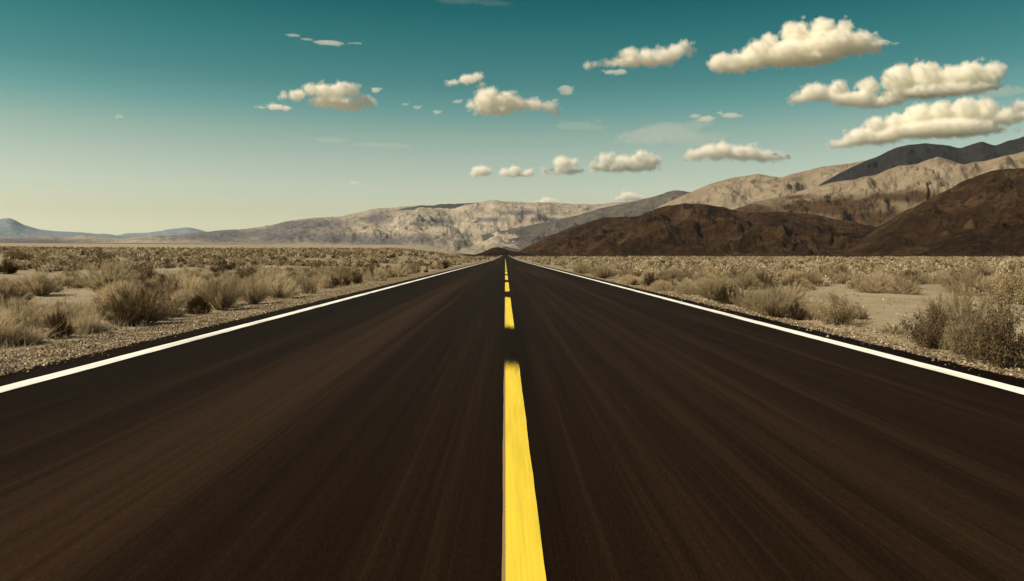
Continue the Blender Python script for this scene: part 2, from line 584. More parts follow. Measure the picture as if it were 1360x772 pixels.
hill("mountain", "far blue mountain with a small peak beyond the scrub", [(-1100, 318), (-700, 300), (-420, 306), (-260, 300), (-120, 286), (-60, 296), (-10, 293), (2, 291), (12, 290), (22, 293), (33, 299), (50, 304), (75, 307), (105, 309), (150, 312), (185, 318), (240, 326)],
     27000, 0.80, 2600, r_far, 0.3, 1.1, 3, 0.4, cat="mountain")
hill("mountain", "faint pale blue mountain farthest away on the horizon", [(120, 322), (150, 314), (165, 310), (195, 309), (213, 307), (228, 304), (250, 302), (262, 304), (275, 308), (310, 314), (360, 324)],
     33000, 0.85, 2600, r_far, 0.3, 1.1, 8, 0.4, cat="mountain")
hill("mountain", "long tan mountain range with pale rock bands and grey cloud shade", [(-1500, 322), (-900, 310), (-550, 313), (-300, 316), (-80, 318), (0, 317), (40, 315), (65, 314), (80, 316), (110, 313), (140, 316), (165, 317), (200, 314), (235, 313), (268, 308), (300, 306), (340, 303), (380, 294), (425, 288), (452, 288), (475, 282), (500, 277), (560, 273), (610, 270), (640, 268), (658, 265.5), (668, 268), (700, 269), (740, 269), (765, 271), (790, 271), (830, 268), (870, 266), (900, 268), (960, 270), (1060, 290)],
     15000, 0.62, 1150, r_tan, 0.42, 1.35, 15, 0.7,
     blobs=[(330, 312, 110, 9), (400, 298, 55, 7), (470, 318, 90, 7), (588, 295, 26, 5), (648, 292, 22, 4), (500, 290, 18, 8), (40, 320, 60, 3), (690, 283, 30, 3), (745, 292, 40, 3)], cat="mountain")  # grey patches: cloud shade laid into the rock colour
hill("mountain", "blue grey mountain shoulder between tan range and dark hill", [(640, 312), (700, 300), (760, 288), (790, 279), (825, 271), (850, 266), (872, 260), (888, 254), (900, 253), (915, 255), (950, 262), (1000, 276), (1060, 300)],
     11500, 0.75, 700, m_rock("shaded_range_rock", ((0.05, 0.046, 0.043), (0.075, 0.068, 0.06), (0.13, 0.115, 0.095)), 600, 35), 0.35, 1.2, 22, 0.5, cat="mountain")  # shaded part of the range, its shade put into the rock colour
hill("mountain", "pale tan mountain sloping up behind the dark brown hill", [(830, 300), (862, 281), (885, 269), (903, 261), (922, 253), (945, 244), (965, 238), (985, 234), (1008, 231), (1025, 234), (1040, 235), (1060, 229), (1090, 222), (1120, 218), (1142, 215), (1170, 212), (1230, 215), (1300, 225), (1400, 240)],
     8600, 0.66, 700, r_tan2, 0.42, 1.25, 31, 0.5, cat="mountain")
hill("mountain", "dark slate mountain with two peaks under the clouds", [(1060, 262), (1100, 239), (1112, 232), (1128, 224), (1148, 215), (1168, 207), (1188, 197), (1205, 192.5), (1228, 190), (1258, 193), (1275, 197), (1290, 192), (1304, 187.5), (1313, 191), (1322, 194), (1340, 187), (1362, 181), (1400, 172), (1500, 178), (1620, 215)],
     7700, 0.72, 600, r_slate, 0.36, 1.2, 44, 0.4, cat="mountain")
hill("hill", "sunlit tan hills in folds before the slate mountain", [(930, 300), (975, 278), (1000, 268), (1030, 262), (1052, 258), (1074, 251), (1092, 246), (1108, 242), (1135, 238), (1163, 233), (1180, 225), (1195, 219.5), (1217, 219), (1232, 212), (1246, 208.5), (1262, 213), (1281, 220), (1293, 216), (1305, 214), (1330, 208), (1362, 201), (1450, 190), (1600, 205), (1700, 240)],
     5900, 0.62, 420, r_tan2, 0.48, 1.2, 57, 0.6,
     blobs=[(1000, 285, 70, 14), (1100, 275, 90, 12), (1200, 262, 40, 8), (1060, 262, 25, 4), (1170, 290, 60, 14)])  # lower slopes darkened by cloud shade put into the colour
hill("hill", "long dark brown rocky hill right of the road's end", [(655, 343), (685, 336), (700, 329), (718, 319), (740, 309), (756, 302), (772, 299), (788, 293), (802, 289), (830, 288), (850, 287), (862, 281), (876, 276), (900, 271.5), (925, 271), (940, 273), (962, 276), (985, 281), (1010, 283), (1040, 281), (1075, 284), (1105, 290), (1135, 295), (1170, 302), (1220, 318), (1260, 338)],
     3300, 0.55, 260, r_dark, 0.50, 1.0, 63, 0.8, zb=-4)
hill("hill", "big dark brown hill rising beyond scrub", [(1120, 335), (1150, 312), (1180, 293), (1207, 278), (1236, 263), (1250, 255), (1266, 249), (1285, 238), (1300, 231.5), (1316, 226.5), (1338, 224), (1362, 223), (1420, 215), (1520, 222), (1650, 240), (1900, 236), (2300, 262), (2700, 320)],
     2700, 0.55, 260, r_dark, 0.50, 1.0, 71, 0.8, zb=-4)
hill("hill", "low dark rocky spur at the foot of the big brown hill", [(1190, 340), (1230, 322), (1262, 307), (1290, 296), (1312, 286), (1335, 274), (1362, 262), (1420, 240), (1520, 235), (1650, 270), (1760, 320)],
     2250, 0.6, 200, r_black, 0.6, 0.95, 83, 0.7, zb=-4)
hill("hill", "small dark rounded hill behind the end of the road", [(618, 342), (640, 335.5), (647, 332.5), (654, 329.5), (661, 328.6), (669, 330), (677, 333.2), (690, 334.5), (705, 338), (725, 343)],
     1500, 0.8, 90, r_black, 0.3, 1.0, 90, 0.3, zb=3)
#ENDMOUNT#

# ------------------------------------------------------------------ air
HZ = 39000.0
hb = mesh_np("haze", [(x, y, z) for x in (-HZ, HZ) for y in (-HZ, HZ) for z in (-8.0, 1330.0)],
             np.array([(0, 1, 3, 2), (4, 6, 7, 5), (0, 4, 5, 1), (2, 3, 7, 6), (0, 2, 6, 4), (1, 5, 7, 3)]))
m, nt, out = mat("air")
pv = nt.nodes.new("ShaderNodeVolumePrincipled")
pv.inputs["Color"].default_value = (0.60, 0.80, 1.0, 1)
pv.inputs["Density"].default_value = 0.85e-5
pv.inputs["Anisotropy"].default_value = 0.2
nt.links.new(pv.outputs[0], out.inputs["Volume"])
hb.materials.append(m)
tag(link("haze", hb), "thin pale air between the viewer and far mountains", "haze", kind="stuff")

# ------------------------------------------------------------------ clouds
CBASE = 2650.0
tex = {}
for nm, sc_, nb in (("billow", 9.0, 'VORONOI_F1'), ("curl", 4.0, 'VORONOI_F1'), ("fray", 2.2, 'BLENDER_ORIGINAL'), ("drift", 9.0, 'BLENDER_ORIGINAL'), ("shred", 1.2, 'BLENDER_ORIGINAL')):
    t_ = bpy.data.textures.new(nm, 'CLOUDS')
    t_.noise_scale = sc_
    t_.noise_basis = nb
    t_.noise_depth = 1
    tex[nm] = t_
CM_cache = {}


def cloud_mat(dens):
    key = float("%.2g" % dens)
    if key not in CM_cache:
        m, nt, out = mat("cloud_vapour")
        p = nt.nodes.new("ShaderNodeVolumePrincipled")
        p.inputs["Color"].default_value = (1.0, 0.994, 0.966, 1)
        p.inputs["Density"].default_value = key
        p.inputs["Anisotropy"].default_value = 0.0
        nt.links.new(p.outputs[0], out.inputs["Volume"])
        CM_cache[key] = m
    return CM_cache[key]


def cloud(label, puffs, thick=1.0, seed=0, D=None, wisp=False):
    """puffs: (x, y, half width, half height) in photograph pixels; they become round bodies of vapour at one distance,
    their bases near one condensation level"""
    r_ = np.random.default_rng(seed + 100)
    P = np.array(puffs, float)
    cx = (P[:, 0].min() + P[:, 0].max()) / 2
    base = (P[:, 1] + P[:, 3]).max()
    el = azel(cx, base)[1]
    if D is None:
        D = min(max(CBASE / el, 9500), 50000)
    d0 = ray(cx, base)
    ca = d0[1] * math.cos(YAW) + d0[0] * math.sin(YAW)      # off the camera's axis a pixel spans less
    mpp = D * ca / F
    ico = bpy.data.meshes.new("t")
    import bmesh
    bm = bmesh.new()
    bmesh.ops.create_icosphere(bm, subdivisions=2, radius=1)
    tv = np.array([v.co[:] for v in bm.verts])
    tf = np.array([[v.index for v in f.verts] for f in bm.faces])
    bm.free()
    bodies = []
    for (x, y, rx, ry) in P:
        c = np.array((x - cx, 0.0, base - y))
        rd = (min(rx, ry * 1.6) * 0.75 + 0.25 * rx)
        bodies.append((c, (rx, rd, ry)))
        if not wisp:
            for _ in range(int(4 + rx * 0.35)):
                u = r_.normal(size=3)
                u /= np.linalg.norm(u)
                u[2] = abs(u[2]) * 1.0 - 0.15
                q = c + u * np.array((rx, rd, ry)) * 0.80
                s_ = ry * r_.uniform(0.22, 0.45)
                bodies.append((q, (s_ * 1.15, s_ * 1.15, s_)))
        else:
            for _ in range(int(3 + rx * 0.5)):
                q = c + np.array((r_.uniform(-1.1, 1.1) * rx, r_.uniform(-1, 1) * rd, r_.uniform(-0.8, 0.8) * ry))
                s_ = max(ry * r_.uniform(0.2, 0.5), 0.7)
                bodies.append((q, (s_ * 2.2, s_ * 2.0, s_)))
    V = np.concatenate([tv * np.array(r3) + c for c, r3 in bodies])
    if not wisp:                                       # level base
        lo = 0.6 + 0.6 * fbm(V[:, 0] / 12 + seed, V[:, 1] / 12, 3)
        V[:, 2] = np.where(V[:, 2] < lo, lo + (V[:, 2] - lo) * 0.25, V[:, 2])
    Fc = np.concatenate([tf + i * len(tv) for i in range(len(bodies))])
    me = mesh_np("cloud_raw", V, Fc)
    fs = min(1.0, P[:, 3].max() / 11)
    scraps = []
    for (x, y, rx, ry) in P:                           # torn scraps drifting off the sides
        for _ in range(int(2 + rx * 0.22)):
            a_ = r_.uniform(0, 6.283)
            k_ = r_.uniform(0.95, 1.25)
            q = np.array((x - cx + math.cos(a_) * rx * k_, r_.uniform(-0.5, 0.5) * ry, base - y + math.sin(a_) * ry * k_))
            q[2] = max(q[2], 1.0)
            s_ = r_.uniform(0.9, 2.0)
            scraps.append((q, (s_ * r_.uniform(1.2, 3.0), s_ * 1.4, s_)))
    Vv = np.concatenate([V] + [tv * np.array(r3) + c for c, r3 in scraps])
    Fv = np.concatenate([Fc] + [tf + (len(bodies) + i) * len(tv) for i in range(len(scraps))])
    me_v = mesh_np("veil_raw", Vv, Fv)

    def shape(steps, dens, name):
        o = bpy.data.objects.new("cloud_raw", me if name == "cloud" else me_v)
        COL.objects.link(o)
        md = o.modifiers.new("r", 'REMESH')
        md.mode = 'VOXEL'
        md.voxel_size = 0.7
        for nm, st, mid in steps:
            ds = o.modifiers.new("d", 'DISPLACE')
            ds.texture = tex[nm]
            ds.texture_coords = 'LOCAL'
            ds.strength = st * fs
            ds.mid_level = mid
        dg = bpy.context.evaluated_depsgraph_get()
        me2 = bpy.data.meshes.new_from_object(o.evaluated_get(dg))
        bpy.data.objects.remove(o)
        me2.name = name
        me2.materials.clear()
        me2.materials.append(cloud_mat(dens / mpp))
        me2.polygons.foreach_set("use_smooth", np.ones(len(me2.polygons), bool))
        return me2

    if wisp:
        c = link("cloud", shape((("drift", 5.0, 0.5), ("fray", 5.0, 0.5), ("shred", 3.0, 0.5)), thick * 0.22, "cloud"))
    else:
        c = link("cloud", shape((("drift", 6.0, 0.55), ("billow", -6.0, 0.35), ("curl", -3.5, 0.3), ("fray", 3.0, 0.6), ("shred", 2.2, 0.6)), thick * 0.18, "cloud"))
        link("veil", shape((("drift", 8.0, 0.45), ("billow", -6.0, 0.45), ("fray", 6.0, 0.5), ("shred", 4.5, 0.45)), thick * 0.065, "veil"), c)
    c.location = (d0[0] * D, d0[1] * D, EYE + d0[2] * D)
    c.rotation_euler = (0, 0, -math.atan2(d0[0], d0[1]))
    c.scale = (mpp * ca, mpp * ca, mpp)
    tag(c, label, "cloud", "clouds in the sky")
    return c


def crop(l, s, ox, oy):
    return [(ox + a / s, oy + b / s, c / s, d / s) for a, b, c, d in l]


c5 = lambda l: crop(l, 3.09, 920, 10)
c6 = lambda l: crop(l, 3.087, 560, 30)
c7 = lambda l: crop(l, 4.542, 320, 30)
CL = [
    ("large cream cumulus highest and farthest up over the dark slate mountain", c5([(110, 205, 58, 42), (180, 212, 80, 40), (270, 185, 65, 60), (310, 140, 40, 40), (420, 120, 55, 60), (400, 185, 120, 54), (475, 150, 60, 50), (530, 110, 55, 52), (560, 165, 120, 58), (610, 110, 36, 36), (660, 170, 80, 46), (730, 185, 40, 32), (450, 215, 180, 28)]), 1, 1, None, False),
    ("long cumulus with small detached puff, middle of the stack above the mountains", c5([(420, 347, 52, 20), (490, 325, 68, 36), (560, 345, 60, 24), (590, 320, 46, 36), (720, 320, 46, 40), (650, 362, 110, 30), (840, 300, 70, 58), (920, 290, 56, 52), (960, 300, 66, 58), (1050, 310, 60, 48), (1120, 300, 60, 46), (1200, 310, 56, 46), (1000, 358, 240, 26), (760, 385, 120, 24)]), 1, 2, None, False),
    ("broad bright white cumulus sitting just above the dark slate mountain", c5([(600, 538, 70, 20), (680, 512, 80, 38), (760, 520, 120, 30), (740, 470, 46, 38), (830, 470, 58, 46), (920, 440, 66, 46), (1010, 430, 56, 44), (1110, 430, 70, 48), (1190, 440, 56, 50), (1000, 498, 250, 38), (1090, 520, 190, 20), (1280, 470, 80, 35), (1370, 468, 70, 30)]), 1, 3, None, False),
    ("small tan cloud cut off by the photo edge above the broad white cumulus", c5([(1340, 402, 46, 26), (1400, 400, 60, 32), (1450, 405, 40, 20)]), 0.8, 4, None, False),
    ("low cream cloud strip hanging above the pale tan mountain", [(911, 210, 5, 3), (925, 204, 15, 8), (940, 200, 14, 8), (955, 201, 22, 11), (985, 204, 26, 10), (1015, 209, 24, 7), (1036, 212, 13, 4)], 1, 5, None, False),
    ("tan elongated cloud with raised curled end, highest left of the large cumulus", c6([(700, 168, 38, 11), (780, 162, 40, 16), (850, 140, 46, 34), (930, 140, 45, 32), (990, 140, 42, 30), (1040, 130, 42, 34), (1070, 105, 26, 23), (1095, 130, 16, 28), (900, 160, 150, 20)]), 0.9, 6, None, False),
    ("thin tan cloud scrap right under the elongated curled cloud", c6([(775, 203, 30, 9), (815, 204, 26, 12)]), 0.35, 7, None, True),
    ("small tan cloud perched above the peaked cloud over the road", c6([(135, 247, 30, 10), (190, 235, 42, 20), (230, 225, 22, 20), (250, 255, 18, 12)]), 0.8, 8, None, False),
    ("peaked cream cloud with long tail above the road's end", c6([(210, 340, 22, 18), (265, 320, 52, 42), (290, 290, 28, 26), (340, 320, 56, 35), (390, 335, 52, 30), (300, 360, 90, 22), (460, 340, 42, 23), (520, 345, 38, 20), (550, 365, 20, 16)]), 1, 9, None, False),
    ("tiny faint round cloud alone right of the peaked cloud", c6([(590, 272, 26, 16), (600, 285, 22, 16)]), 0.22, 10, None, True),
    ("tiny cloud scrap just left of the peaked cloud", c6([(150, 325, 20, 8)]), 0.3, 11, None, True),
    ("tiny cloud scrap second to the left of the peaked cloud", c6([(65, 368, 18, 8)]), 0.3, 12, None, True),
    ("small rounded cream cloud, first in the low row above the tan range", c6([(245, 610, 46, 22), (220, 620, 25, 14)]), 1, 13, None, False),
    ("small flat cream cloud, second in the low row above the tan range", c6([(345, 615, 26, 18), (382, 605, 28, 18), (440, 615, 26, 15), (395, 625, 66, 9)]), 1, 14, None, False),
    ("small white dome shaped cloud on a flat base, third in the low row", c6([(575, 575, 34, 27), (620, 578, 22, 25), (580, 610, 82, 13), (520, 615, 28, 7)]), 1, 15, None, False),
    ("widest white cloud of the low row above the tan range", c6([(720, 590, 36, 22), (755, 560, 32, 28), (820, 575, 56, 27), (900, 560, 46, 32), (940, 570, 40, 27), (830, 598, 135, 14)]), 1, 16, None, False),
    ("white cloud top showing over the crest of the long tan range", c6([(480, 738, 26, 12), (515, 735, 36, 18), (550, 740, 22, 10)]), 0.9, 17, 46000, False),
    ("bright white cloud top beside the blue grey mountain shoulder", c6([(810, 722, 26, 12), (850, 714, 46, 20), (890, 722, 30, 14)]), 0.9, 18, 46000, False),
    ("biggest cream cumulus standing alone over the flat scrub", c7([(270, 455, 25, 22), (340, 450, 56, 36), (430, 410, 50, 40), (500, 420, 66, 46), (560, 420, 56, 46), (620, 400, 56, 46), (670, 410, 40, 46), (560, 480, 155, 36), (640, 500, 115, 26), (780, 480, 36, 36), (740, 460, 46, 36)]), 1, 19, None, False),
    ("small flat tan cloud under the near end of the lone cumulus", c7([(210, 510, 56, 20), (125, 517, 28, 8), (270, 515, 38, 17)]), 0.8, 20, None, False),
    ("small tan puff floating off the far end of the lone cumulus", c7([(815, 410, 28, 17)]), 0.45, 21, None, True),
    ("long thin tan cloud streak high above the lone cumulus", c7([(320, 90, 46, 9), (400, 108, 40, 6), (530, 122, 100, 13), (690, 114, 48, 5)]), 0.3, 22, None, True),
    ("thin pair of cloud scraps between lone cumulus and peaked cloud", c7([(1060, 512, 28, 11), (990, 495, 20, 8)]), 0.3, 23, None, True),
    ("tiny cloud fleck low in empty sky above the long range", [(470, 243, 6, 2.6)], 0.3, 24, None, True),
    ("faint low cloud wisp at the edge over the far blue mountain", [(22, 276, 20, 3.5)], 0.10, 25, None, True),
    ("tiny cloud fleck in the empty sky near the photo's left edge", [(160, 155, 5, 2.2)], 0.3, 26, None, True),
    ("tiny tan cloud scrap, nearer the road of the pair above the low strip", c5([(10, 446, 22, 8), (55, 460, 33, 13)]), 0.35, 27, None, True),
    ("tiny tan cloud scrap, farther from the road of the pair above the low strip", c5([(155, 445, 38, 11), (110, 432, 12, 6)]), 0.35, 28, None, True),
    ("thin wisp trailing off the end of the highest large cumulus", c5([(770, 142, 42, 11), (830, 152, 20, 5)]), 0.25, 29, None, True),
]
CL += [
    ("faint pale veil of thin cloud above the low row by the tan mountain", [(850, 182, 32, 9), (885, 176, 42, 14), (925, 186, 30, 10)], 0.035, 31, None, True),
    ("faint thin cloud smear above the widest cloud of the low row", [(765, 167, 28, 6), (790, 170, 16, 4)], 0.03, 32, None, True),
    ("faint tan cloud smear touching the photo's top edge", [(610, 0, 34, 5), (655, 4, 26, 3)], 0.018, 33, None, True),
    ("thin faint cloud smear low under the lone cumulus", [(440, 187, 24, 4), (510, 192, 44, 3)], 0.03, 34, None, True),
    ("thin tan veil of cloud between the broad white cumulus and the photo edge", [(1330, 124, 34, 7), (1290, 136, 30, 5)], 0.06, 35, None, True),
]
for a in CL:
    cloud(a[0], a[1], a[2], a[3], a[4], a[5])
S.cycles.volume_bounces = 40
S.cycles.max_bounces = 48
S.cycles.use_denoising = True
#ENDCLOUD#

# ------------------------------------------------------------------ scrub
def m_plant(name, a, b, trans=0.5):
    """plant colour varied a little from one plant to the next and from twig to twig"""
    m, nt, out = mat(name)
    n = N(nt)
    oi = n.new("ShaderNodeObjectInfo")
    g = n.noise(n.coord(), 9.0, 3, 0.6)
    f = n.math('ADD', n.math('MULTIPLY', oi.outputs["Random"], 0.5), n.math('MULTIPLY', g, 0.5))
    col = n.ramp(f, [(0.25, a), (0.75, b)])
    d = n.new("ShaderNodeBsdfDiffuse")
    t = n.new("ShaderNodeBsdfTranslucent")
    n.put(d.inputs[0], col)
    n.put(t.inputs[0], col)
    mx = n.new("ShaderNodeMixShader")
    mx.inputs[0].default_value = trans
    nt.links.new(d.outputs[0], mx.inputs[1])
    nt.links.new(t.outputs[0], mx.inputs[2])
    nt.links.new(mx.outputs[0], out.inputs["Surface"])
    return m


PM = {
    "straw": m_plant("straw_twigs", (0.45, 0.37, 0.245), (0.60, 0.505, 0.355)),
    "olive": m_plant("olive_twigs", (0.325, 0.26, 0.165), (0.46, 0.38, 0.25)),
    "brown": m_plant("brown_twigs", (0.135, 0.098, 0.057), (0.235, 0.178, 0.108)),
    "dark": m_plant("dark_twigs", (0.055, 0.037, 0.020), (0.11, 0.077, 0.043), 0.3),
    "pale": m_plant("pale_twigs", (0.52, 0.425, 0.28), (0.66, 0.55, 0.38)),
}
m_wood = m_plant("grey_brown_stems", (0.09, 0.065, 0.042), (0.17, 0.13, 0.09), 0.0)


def unit(v):
    return v / (np.linalg.norm(v, axis=-1, keepdims=True) + 1e-9)


def ribbons(P, Dr, Ln, Wd, r_, bend=0.25):
    """thin tapering bent blades: one quad and a tip each"""
    m = len(P)
    side = unit(np.cross(Dr, r_.normal(size=(m, 3))))
    up = np.array((0, 0, 1.0))
    b = unit(r_.normal(size=(m, 3)) * 0.6 + up * 0.3) * bend * Ln[:, None]
    mid = P + Dr * Ln[:, None] * 0.55 + b * 0.3
    tip = P + Dr * Ln[:, None] + b
    w = side * Wd[:, None] * 0.5
    V = np.stack([P - w, P + w, mid - w * 0.8, mid + w * 0.8, tip], 1)
    i = np.arange(m)[:, None] * 5
    Fq = np.concatenate([i + np.array([[0, 1, 3]]), i + np.array([[0, 3, 2]]), i + np.array([[2, 3, 4]])])
    return V.reshape(-1, 3), Fq


def cone(m, r_, amax, pw=0.6):
    t = amax * r_.random(m) ** pw
    a = r_.random(m) * 6.283
    return np.stack([np.sin(t) * np.cos(a), np.sin(t) * np.sin(a), np.cos(t)], -1)


def proto_brush(seed, stems=60, per=95, amax=1.3, tl=(0.08, 0.24), tw=0.0085, dense_top=0.3, up=0.35):
    r_ = np.random.default_rng(seed)
    D0 = cone(stems, r_, amax)
    lump = 0.82 + 0.30 * r_.random(stems)
    P0 = np.concatenate([r_.normal(size=(stems, 2)) * 0.09, np.full((stems, 1), -0.06)], 1)
    L0 = lump * (0.98 - 0.22 * (1 - D0[:, 2]))
    sv, sf = ribbons(P0, D0, L0, np.full(stems, 0.026), r_, 0.12)
    k_ = np.repeat(np.arange(stems), per)
    t = dense_top + (1 - dense_top) * r_.random(len(k_)) ** 0.8
    P = P0[k_] + D0[k_] * (L0[k_] * t)[:, None] + r_.normal(size=(len(k_), 3)) * 0.03
    D = unit(D0[k_] + r_.normal(size=(len(k_), 3)) * 0.45 + np.array((0, 0, up)))
    L = r_.uniform(*tl, len(k_))
    P[:, 2] = np.maximum(P[:, 2], 0.0)
    tv, tf = ribbons(P, D, L, tw * r_.uniform(0.6, 1.3, len(k_)), r_, 0.25)
    return (tv, tf), (sv, sf)


def proto_leafy(seed, stems=34, tufts=9, per=16, amax=1.25, ls=0.05):
    r_ = np.random.default_rng(seed)
    D0 = cone(stems, r_, amax, 0.55)
    P0 = np.concatenate([r_.normal(size=(stems, 2)) * 0.10, np.full((stems, 1), -0.06)], 1)
    L0 = 0.62 + 0.42 * r_.random(stems)
    sv, sf = ribbons(P0, D0, L0, np.full(stems, 0.024), r_, 0.12)
    k_ = np.repeat(np.arange(stems), tufts)
    t = 0.35 + 0.68 * r_.random(len(k_))
    C = P0[k_] + D0[k_] * (L0[k_] * t)[:, None] + r_.normal(size=(len(k_), 3)) * 0.05
    bv, bf = ribbons(C, unit(D0[k_] + r_.normal(size=C.shape) * 0.6), np.full(len(C), 0.16), np.full(len(C), 0.009), r_, 0.2)
    Q = np.repeat(C, per, 0) + r_.normal(size=(len(C) * per, 3)) * 0.055
    Q[:, 2] = np.maximum(Q[:, 2], 0.01)
    D = unit(r_.normal(size=Q.shape) + np.array((0, 0, 0.6)))
    lv, lf = ribbons(Q, D, ls * r_.uniform(0.6, 1.4, len(Q)), ls * 0.42 * r_.uniform(0.7, 1.3, len(Q)), r_, 0.2)
    return (lv, lf), (np.concatenate([sv, bv]), np.concatenate([sf, bf + len(sv)]))


def proto_tuft(seed, m=1500, amax=0.75):
    r_ = np.random.default_rng(seed)
    D = cone(m, r_, amax, 0.75)
    c_ = r_.normal(size=(9, 2)) * 0.2
    P = np.concatenate([c_[r_.integers(0, 9, m)] + r_.normal(size=(m, 2)) * 0.05, np.full((m, 1), -0.04)], 1)
    v, f = ribbons(P, D, r_.uniform(0.45, 1.08, m), 0.011 * r_.uniform(0.6, 1.3, m), r_, 0.3)
    s_ = 60
    sv, sf = ribbons(P[:s_], cone(s_, r_, 0.5), r_.uniform(0.6, 1.15, s_), np.full(s_, 0.012), r_, 0.1)
    return (v, f), (sv, sf)


def proto_cushion(seed, m=4200):
    r_ = np.random.default_rng(seed)
    D = cone(m, r_, 1.5, 0.62)
    lump = 0.80 + 0.2 * fbm(D[:, 0] * 3.1 + seed, D[:, 1] * 3.1 + D[:, 2] * 2, 4)
    P = D * (lump * (0.55 + 0.35 * r_.random(m)))[:, None]
    v, f = ribbons(P, unit(D + r_.normal(size=D.shape) * 0.5), r_.uniform(0.08, 0.2, m), 0.012 * r_.uniform(0.7, 1.4, m), r_, 0.2)
    s_ = 40
    sv, sf = ribbons(np.zeros((s_, 3)) - (0, 0, 0.04), cone(s_, r_, 1.3), np.full(s_, 0.7), np.full(s_, 0.02), r_, 0.1)
    return (v, f), (sv, sf)


RAW = {
    "brush": [proto_brush(1), proto_brush(2, 70, 85, 1.2), proto_brush(3, 50, 110, 1.4, up=0.2)],
    "tall": [proto_brush(4, 70, 85, 0.95, (0.10, 0.28), 0.0085, 0.2, 0.6), proto_brush(5, 60, 90, 1.05, (0.10, 0.27), 0.0085, 0.2, 0.55)],
    "leafy": [proto_leafy(6), proto_leafy(7, 40, 10, 16, 1.15), proto_leafy(8, 28, 10, 18, 1.35)],
    "tuft": [proto_tuft(9), proto_tuft(10, 1200, 0.9)],
    "cushion": [proto_cushion(11), proto_cushion(12)],
    "sparse": [proto_brush(13, 26, 42, 1.2, (0.12, 0.3), 0.011, 0.35, 0.4), proto_leafy(14, 20, 8, 8, 1.3, 0.045)],
}
NAMES = {"brush": ("desert_bush", "twigs"), "tall": ("desert_bush", "twigs"), "leafy": ("sagebrush", "foliage"),
         "tuft": ("grass_tuft", "blades"), "cushion": ("cushion_plant", "twigs"), "sparse": ("dry_bush", "twigs")}
CATS = {"desert_bush": "bush", "sagebrush": "bush", "grass_tuft": "grass tuft", "cushion_plant": "bush", "dry_bush": "bush"}
PROTO = {}
for kd, lst in RAW.items():
    PROTO[kd] = []
    for (fv, ff), (sv, sf) in lst:
        rad = np.percentile(np.hypot(fv[:, 0], fv[:, 1]), 97)
        hgt = np.percentile(fv[:, 2], 99.8)
        q = np.array((0.5 / rad, 0.5 / rad, 1 / hgt))          # one unit wide, one unit tall
        a = mesh_np(NAMES[kd][1], fv * q, ff, [PM["olive"]])
        b = mesh_np("stem", sv * q, sf, [m_wood])
        j = mesh_np(NAMES[kd][0], np.concatenate([fv, sv]) * q, np.concatenate([ff, sf + len(fv)]), [PM["olive"], m_wood],
                    midx=np.concatenate([np.zeros(len(ff)), np.ones(len(sf))]))
        PROTO[kd].append((a, b, j))


def tone_of(o, tone):
    o.material_slots[0].link = 'OBJECT'
    o.material_slots[0].material = PM[tone]


PLANTS = []      # (x, y, radius)
COUNT = [0]


def plant(kd, tone, pos, w, h, label, group=None, parts=True, lean=0.0):
    COUNT[0] += 1
    a, b, j = random.choice(PROTO[kd])
    nm, pt = NAMES[kd]
    rz = random.random() * 6.283
    if parts:
        t = link(nm, None)
        f = link(pt, a, t)
        tone_of(f, tone)
        link("stem", b, t)
    else:
        t = link(nm, j)
        tone_of(t, tone)
    t.location = pos
    t.rotation_euler = (random.uniform(-0.06, 0.06), lean + random.uniform(-0.06, 0.06), rz)
    t.scale = (w, w * random.uniform(0.85, 1.05), h)
    tag(t, label, CATS[nm], group)
    PLANTS.append((pos[0], pos[1], w / 2))
    return t


